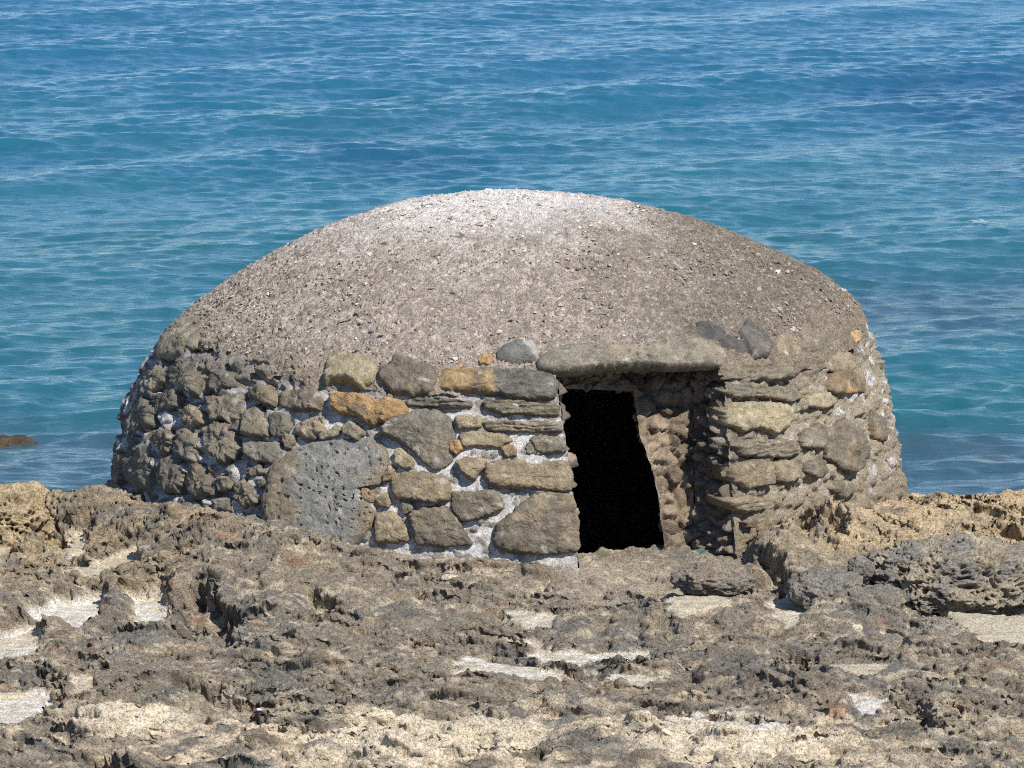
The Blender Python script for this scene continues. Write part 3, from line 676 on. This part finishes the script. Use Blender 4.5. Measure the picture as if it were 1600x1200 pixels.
def build_ground():
    xs = np.arange(-5.3, 5.31, .0118); g = 5.3+np.cumsum(.03*1.16**np.arange(1, 60)); g = g[g < 90]
    xs = np.concatenate([-g[::-1], xs, g])
    ys = np.arange(-8.5, 1.2, .0108); g1 = -8.5-np.cumsum(.03*1.15**np.arange(1, 60)); g1 = g1[g1 > -90]; g2 = 1.2+np.cumsum(.03*1.07**np.arange(1, 60)); g2 = g2[g2 < 14]
    ys = np.concatenate([g1[::-1], ys, g2])
    X, Y = np.meshgrid(xs, ys, indexing='ij'); x = X.ravel(); y = Y.ravel(); o = 0*x
    z = base_z(x, y)
    Q = np.stack([x, y, o], -1).astype(np.float32)
    wx = perlin(Q*1.1, 5)*.25; wy = perlin(Q*1.1, 6)*.25
    P = np.stack([(x+wx)*.74, (y+wy)*1.4, o], -1)
    r1 = fbm(P*.8, 2, 2); b1 = billow(P*1.5, 2, 8); b2 = billow(P*3.7, 3, 14)
    nearwall = np.exp(-(np.clip(np.hypot(x, y)-2.9, 0, None)/.25)**2)
    rel = .10*r1+.23*(b1-.30)+.10*(b2-.27)*(1+.5*(y < -5))-.02
    # ledges: strata broken into steps
    ter = fbm(P*np.array([.9, 1.6, 1]), 3, 61)*3.2; st = ter-np.floor(ter); rel += .07*(sstep(.0, .30, st)-st)
    z0 = z+rel*(1-.6*nearwall)-.13*nearwall*(y < 0)-.06*np.exp(-((y+3.4)/.45)**2)*sstep(-2.4, -1.8, x)*(1-sstep(1.9, 2.4, x))-.06*np.exp(-((y+3.2)/.4)**2-((x-.95)/.45)**2)
    fmask = sstep(-.25, .15, fbm(P*1.3, 3, 25)+.02)            # where the rock is pitted
    rt = sstep(2.0, 3.0, x)*sstep(-3.9, -3.5, y); lt = (1-sstep(-2.4, -1.8, x))*sstep(-3.6, -3.0, y)
    fmask = np.clip(fmask*.75+rt+lt, 0, 1.3)
    z0 = z0-.10*np.exp(-((y+3.35)/.65)**4)*(.35*sstep(-1.6, -1.0, x)+.65*sstep(.1, .6, x))*(1-sstep(1.35, 1.9, x))
    box = sstep(.15, .4, x)*(1-sstep(1.45, 1.7, x))*sstep(-3.4, -3.1, y)*(1-sstep(-2.3, -2.1, y)); z0 = z0*(1-box)+box*np.minimum(z0, -.03)
    z1 = z0+.03*fbm(P*6, 3, 30)
    # holes
    hz = o.copy()
    for poly, dp in HOLES: hz = np.maximum(hz, blurmask(poly, .02, x, y, .06)*dp*.8)
    # pockets filled with sand
    sand = o.copy(); white = o.copy(); zs = o.copy()-9
    for poly, dp, wh in SAND:
        pc = np.array(poly, float).mean(0); zz = float(base_z(*[np.array([t]) for t in at_z(pc[0], pc[1], 0)[:2]])[0])-dp*.7
        m = blurmask(poly, zz, x, y, .02); m2 = blurmask(poly, zz, x, y, .09)
        z1 = z1*(1-m2)+m2*(np.minimum(z1, zz+.35*np.maximum(0, z1-zz)))
        m3 = blurmask(poly, zz, x, y, .055); z1 = z1*(1-m3)+m3*(zz+.012*fbm(Q*12, 3, 3))
        sand = np.maximum(sand, m*sstep(-.5, .1, perlin(Q*14, 71)+.8*m-.2)); white = np.maximum(white, m*wh)
    # little sand in natural hollows
    # natural hollows hold sand
    hol = sstep(.12, .2, (z-z1)-hz)*(1-sstep(-3.0, -2.6, y)); 
    z1 = z1-hz
    # undercut: low points slip away beneath the lips
    dz = np.clip(z+.03-z1, -.3, .5)
    y2 = y+.62*np.clip(dz, -.08, .4); x2 = x+.25*np.clip(dz, -.08, .4)
    # coast: drop to the sea bed behind the bunker
    crest = .35+.5*fbm(Q*.8, 3, 55)
    drop = np.clip(y-crest, 0, None); z1 = z1-np.minimum(drop*.75, 3.4)-.3*sstep(.5, 3, drop)*b1
    # room inside the bunker lies lower
    rr = np.hypot(x, y); z1 = np.where(rr < 2.55, np.minimum(z1, z1-1.0*(1-sstep(2.2, 2.5, rr))), z1)
    # colours
    n = fbm(Q*.9, 4, 90); n2 = fbm(P*4, 4, 92); n3 = fbm(P*12, 3, 94)
    dark = np.array([.238, .200, .150], np.float32); c = np.tile(dark, (len(x), 1))
    c = mixc(c, (.180, .166, .142), sstep(-.1, .25, fbm(Q*1.5+7, 3, 98)))
    c = mixc(c, (.30, .225, .145), sstep(.0, .35, n2)*.75)
    c = mixc(c, (.45, .385, .28), sstep(.06, .28, n3+.45*n2+.25*n-.02)*.8)
    fg = sstep(-6.15, -6.9, y) if False else 1-sstep(-6.75, -6.15, y+.7*n+.25*n2-.10*x*.0)
    fg *= 1-.75*sstep(1.6, 3.2, x+.8*n); 
    c = mixc(c, np.array([.60, .49, .345]), fg*sstep(-.12, .22, n2+.5*n+.5*n3+.02)*.9)
    c = mixc(c, np.array([.30, .25, .185]), fg*sstep(.08, .3, fbm(P*2.2+31, 4, 104))*.7)
    blob = lambda px, py, rx, ry: (lambda q: np.exp(-(((x-q[0])/rx)**2+((y-q[1])/ry)**2)))(at_z(px, py, 0))
    pale = np.clip(blob(640, 1155, .55, .45)+blob(760, 1140, .3, .3)+blob(1130, 1160, .55, .5)+blob(200, 1130, .35, .3), 0, 1)
    c = mixc(c, np.array([.66, .56, .41]), sstep(.2, .5, pale+.5*n2)*.95)
    c = mixc(c, np.array([.66, .63, .57]), sstep(.45, .8, blob(1130, 1130, .45, .3)+.6*n3)*.7)
    tanr = np.clip(sstep(1.55, 2.1, x+.5*n)*sstep(-3.35, -3.0, y+.35*n+.1*n2), 0, 1)
    c = mixc(c, np.array([.50, .385, .235]), tanr*sstep(-.35, .1, n2+.12)*.92)
    tanl = (1-sstep(-3.3, -2.9, x+.3*n))*sstep(-2.9, -2.2, y)
    c = mixc(c, np.array([.44, .345, .21]), tanl*sstep(-.3, .15, n2+.05)*.85)
    tl2 = (1-sstep(-2.2, -1.7, x+.3*n))*sstep(-3.8, -3.2, y+.3*n)
    c = mixc(c, np.array([.34, .26, .165]), tl2*sstep(-.25, .25, n2)*.7)
    wallside = np.exp(-(np.clip(rr-2.95, 0, None)/.12)**2)*(y < -2)*(x < .3)
    c = mixc(c, np.array([.52, .46, .38]), wallside*sstep(-.2, .2, n2)*.6)
    c = mixc(c, np.array([.30, .13, .07]), sstep(.34, .5, fbm(P*5+9, 3, 97))*.5)
    ps = sstep(2.3, 3.1, x)*np.exp(-((y+4.3)/.35)**2)
    c = mixc(c, np.array([.50, .45, .37]), ps*sstep(-.2, .2, n2+.1)*.8)
    c = mixc(c, np.array([.56, .48, .345]), sand)
    c = mixc(c, np.array([.70, .66, .59]), sstep(.3, 1.0, white*(1+2.0*n3))*.9)
    c = mixc(c, np.array([.42, .35, .26]), hol*.5*(1-sand))
    c = mixc(c, np.array([.72, .69, .64]), sstep(.42, .5, fbm(P*7+4, 3, 99))*.6*sstep(-.1, .2, n))
    V = np.stack([x2, y2, z1], -1)
    Ng = grid_normals(V.reshape(X.shape+(3,)))
    if Ng[..., 2].mean() < 0: Ng = -Ng
    Ng = Ng.reshape(-1, 3)
    V32 = V.astype(np.float32); wv = V32+.02*perlin(V32*9, 8)[:, None]
    keep = 1-.93*sand
    act = (y > -8.6) & (y < 1.5) & (np.abs(x) < 5.4); dd = np.zeros(len(V), np.float32)
    v_, f_ = wv[act], fmask[act]
    dd[act] = -.045*(1-sstep(.08, .50, worley(v_*9, 3)))*f_*sstep(-.2, .25, perlin(v_*2.3, 77)) - .034*(1-sstep(.05, .45, worley(v_*20, 5)))*(f_*1.0+.14) - .018*(1-sstep(.1, .5, worley(v_*41, 7)))*(.35+f_)
    dd += fbm(V32*7, 4, 30)*.045+fbm(V32*30, 3, 33)*.017+.020*fbm(V32*np.array([6, 6, 26]), 3, 12)
    Vg = V.reshape(X.shape+(3,)); st1 = np.linalg.norm(np.gradient(Vg, axis=1), axis=-1).ravel()/.0108
    keep = keep*np.where(act, np.clip(2.2/st1, .3, 1), 1)
    V = V+Ng*(dd*keep)[:, None]
    og = mesh_obj('ground', V, grid_faces(len(xs), len(ys)), M_GROUND, col=c)
    tag(og, kind='structure')
build_ground()

# ------------------------------------------------------------------ separate rocks
def boulder(name, loc, rad, seed, col1, col2, label, cat, group=None, nu=150, nv=110, pit=1.0, amp=1.0, mat=None):
    th = np.linspace(0, 2*math.pi, nu, endpoint=False); la = np.linspace(-math.pi/2+.02, math.pi/2-.02, nv)
    A, B = np.meshgrid(la, th, indexing='ij'); D = np.stack([np.cos(A)*np.cos(B), np.cos(A)*np.sin(B), np.sin(A)], -1).reshape(-1, 3)
    rad = np.array(rad, float); k = rad.mean()
    Dq = np.sign(D)*np.abs(D)**.85
    q = D*rad+seed*2.7; s = 1/max(k, .02)
    f = 1+amp*(.22*fbm(D*1.3+seed, 3, 2)+.20*(billow(D*2.6+seed, 2, 5)-.25))
    qw = q+.05*np.stack([perlin(q*7, 1), perlin(q*7, 2), perlin(q*7, 3)], -1)
    d = -pit*(.05*(1-sstep(.05, .45, worley(qw*9, 3)))*sstep(-.3, .2, perlin(q*4, 44))+.03*(1-sstep(.05, .42, worley(qw*22, 5))))*min(1, k/.3)+.045*min(1, k/.25)*fbm(q*13, 5, 9)-.02*min(1, pit)*min(1, k/.25)*(1-sstep(.1, .5, worley(q*38, 6)))
    V = Dq*rad*f[:, None]+D*d[:, None]
    n = fbm(q*5, 3, 20); c = mixc(np.tile(np.array(col1, np.float32), (len(V), 1)), col2, sstep(-.15, .2, n))*(1+.4*fbm(q*20, 2, 21))[:, None]
    fc = grid_faces(nv, nu, True)
    V = np.vstack([V, V[:nu].mean(0), V[-nu:].mean(0)]); c = np.vstack([c, c[:1], c[-1:]])
    a = np.arange(nu); b = np.roll(a, -1); L0 = (nv-1)*nu
    tri = np.concatenate([np.stack([b, a, np.full(nu, nv*nu)], -1), np.stack([L0+a, L0+b, np.full(nu, nv*nu+1)], -1)])
    allf = np.concatenate([fc[:, [0, 1, 2]], fc[:, [0, 2, 3]], tri])[:, ::-1]
    o = mesh_obj(name, V, allf, mat or M_GROUND, col=c); o.location = loc
    tag(o, label, cat, group=group); return o
def P3(px, py, Y): return at_y(np.array(px), np.array(py), np.array(Y))
boulder('rock_outcrop', P3(22, 822, -1.3), (.40, .42, .30), 3, (.45, .35, .21), (.38, .29, .18), 'tan pitted rock hump at the water\'s edge, left of the gap', 'rock', nu=320, nv=220, pit=2.6)
boulder('boulder', P3(1500, 905, -3.35), (.62, .45, .25), 8, (.23, .21, .175), (.36, .30, .21), 'big grey rock with a deeply pitted shadowed face below the tan slope', 'rock', nu=420, nv=260, pit=2.4)
boulder('boulder', P3(1590, 810, -.6), (.26, .3, .17), 12, (.50, .38, .23), (.42, .31, .18), 'orange tan rock knob with a dark hollow beside the sea, right of the bunker', 'rock', nu=200, nv=140)
boulder('boulder', P3(1290, 925, -3.9), (.24, .22, .14), 21, (.21, .195, .165), (.27, .23, .18), 'rounded grey rock in front of the two small dark holes', 'rock', nu=170, nv=120, pit=.5)
boulder('boulder', P3(1360, 945, -4.0), (.22, .2, .12), 25, (.20, .185, .155), (.26, .225, .17), 'low rounded grey rock just left of the big pitted rock', 'rock', nu=170, nv=120, pit=.5)
boulder('boulder', P3(1345, 888, -3.5), (.085, .09, .08), 31, (.22, .20, .17), (.19, .17, .14), 'small round grey rock sitting on top of the rounded grey rocks', 'rock', nu=110, nv=80, pit=.4)
boulder('boulder', P3(1115, 905, -3.5), (.26, .2, .10), 37, (.22, .19, .15), (.27, .22, .16), 'low grey brown rock lying in front of the right side of the doorway', 'rock', nu=170, nv=120, pit=.7)
rp = at_z(np.array(18), np.array(681), np.array(-1.5))
boulder('reef_rock', (rp[0]-.3, rp[1], -1.672), (.75, .35, .16), 41, (.07, .052, .035), (.10, .075, .05), 'brown reef rock just breaking the sea surface', 'rock', nu=150, nv=90, pit=.6)

# ------------------------------------------------------------------ loose things lying on the rock
gm = bpy.data.objects['ground'].data; gv = np.empty(len(gm.vertices)*3, np.float32); gm.vertices.foreach_get('co', gv); gv = gv.reshape(-1, 3)
gv = gv[(gv[:, 1] > -8.6) & (gv[:, 1] < 0) & (np.abs(gv[:, 0]) < 5)]; GX, GY = project(gv)
def on_ground(px, py):
    k = np.where((np.abs(GX-px) < 7) & (np.abs(GY-py) < 6))[0]
    return gv[k[np.argsort(gv[k, 2])[int(len(k)*.6)]]]
def place(name, px, py, rad, seed, c1, c2, label, cat, dz=0.4, group=None):
    p = on_ground(px, py); return boulder(name, (p[0], p[1], p[2]+rad[2]*.2), rad, seed, c1, c2, label, cat, group, 40, 28, .2, .8, M_STONE)
place('pebble', 1343, 985, (.042, .035, .034), 51, (.62, .54, .38), (.55, .47, .33), 'cream pebble resting on dark rock below the rounded grey boulders', 'pebble')
place('flat_stone', 15, 1092, (.085, .06, .025), 52, (.60, .52, .38), (.52, .44, .32), 'flat cream stone beside the white salty hollow at the lower left', 'stone')
place('white_scrap', 412, 1108, (.02, .015, .008), 53, (.82, .82, .82), (.7, .7, .7), 'small white scrap lying on brown rock above the pale foreground ledge', 'litter')
place('white_scrap', 1446, 1066, (.026, .018, .008), 54, (.85, .85, .86), (.75, .75, .75), 'small white scrap lying on dark grey rock at the lower right', 'litter')
place('white_stone', 513, 1022, (.024, .018, .014), 55, (.80, .78, .74), (.7, .68, .63), 'small white stone on grey rock in the middle foreground', 'stone')
place('white_stone', 398, 1148, (.02, .016, .010), 56, (.80, .80, .78), (.7, .68, .63), 'small white stone on the pale ledge just below the white scrap', 'stone')
place('plastic_scrap', 1088, 858, (.030, .018, .014), 57, (.05, .20, .17), (.10, .26, .22), 'small sea green plastic scrap in the shade at the foot of the door jamb', 'litter')
place('tan_stone', 1220, 905, (.035, .03, .03), 58, (.42, .33, .22), (.36, .29, .2), 'small tan stone wedged among the dark rocks right of the doorway', 'stone')
place('tan_stone', 706, 908, (.06, .045, .022), 59, (.60, .52, .40), (.52, .45, .34), 'pale angular stone in a small hollow below the white mortar joint', 'stone')
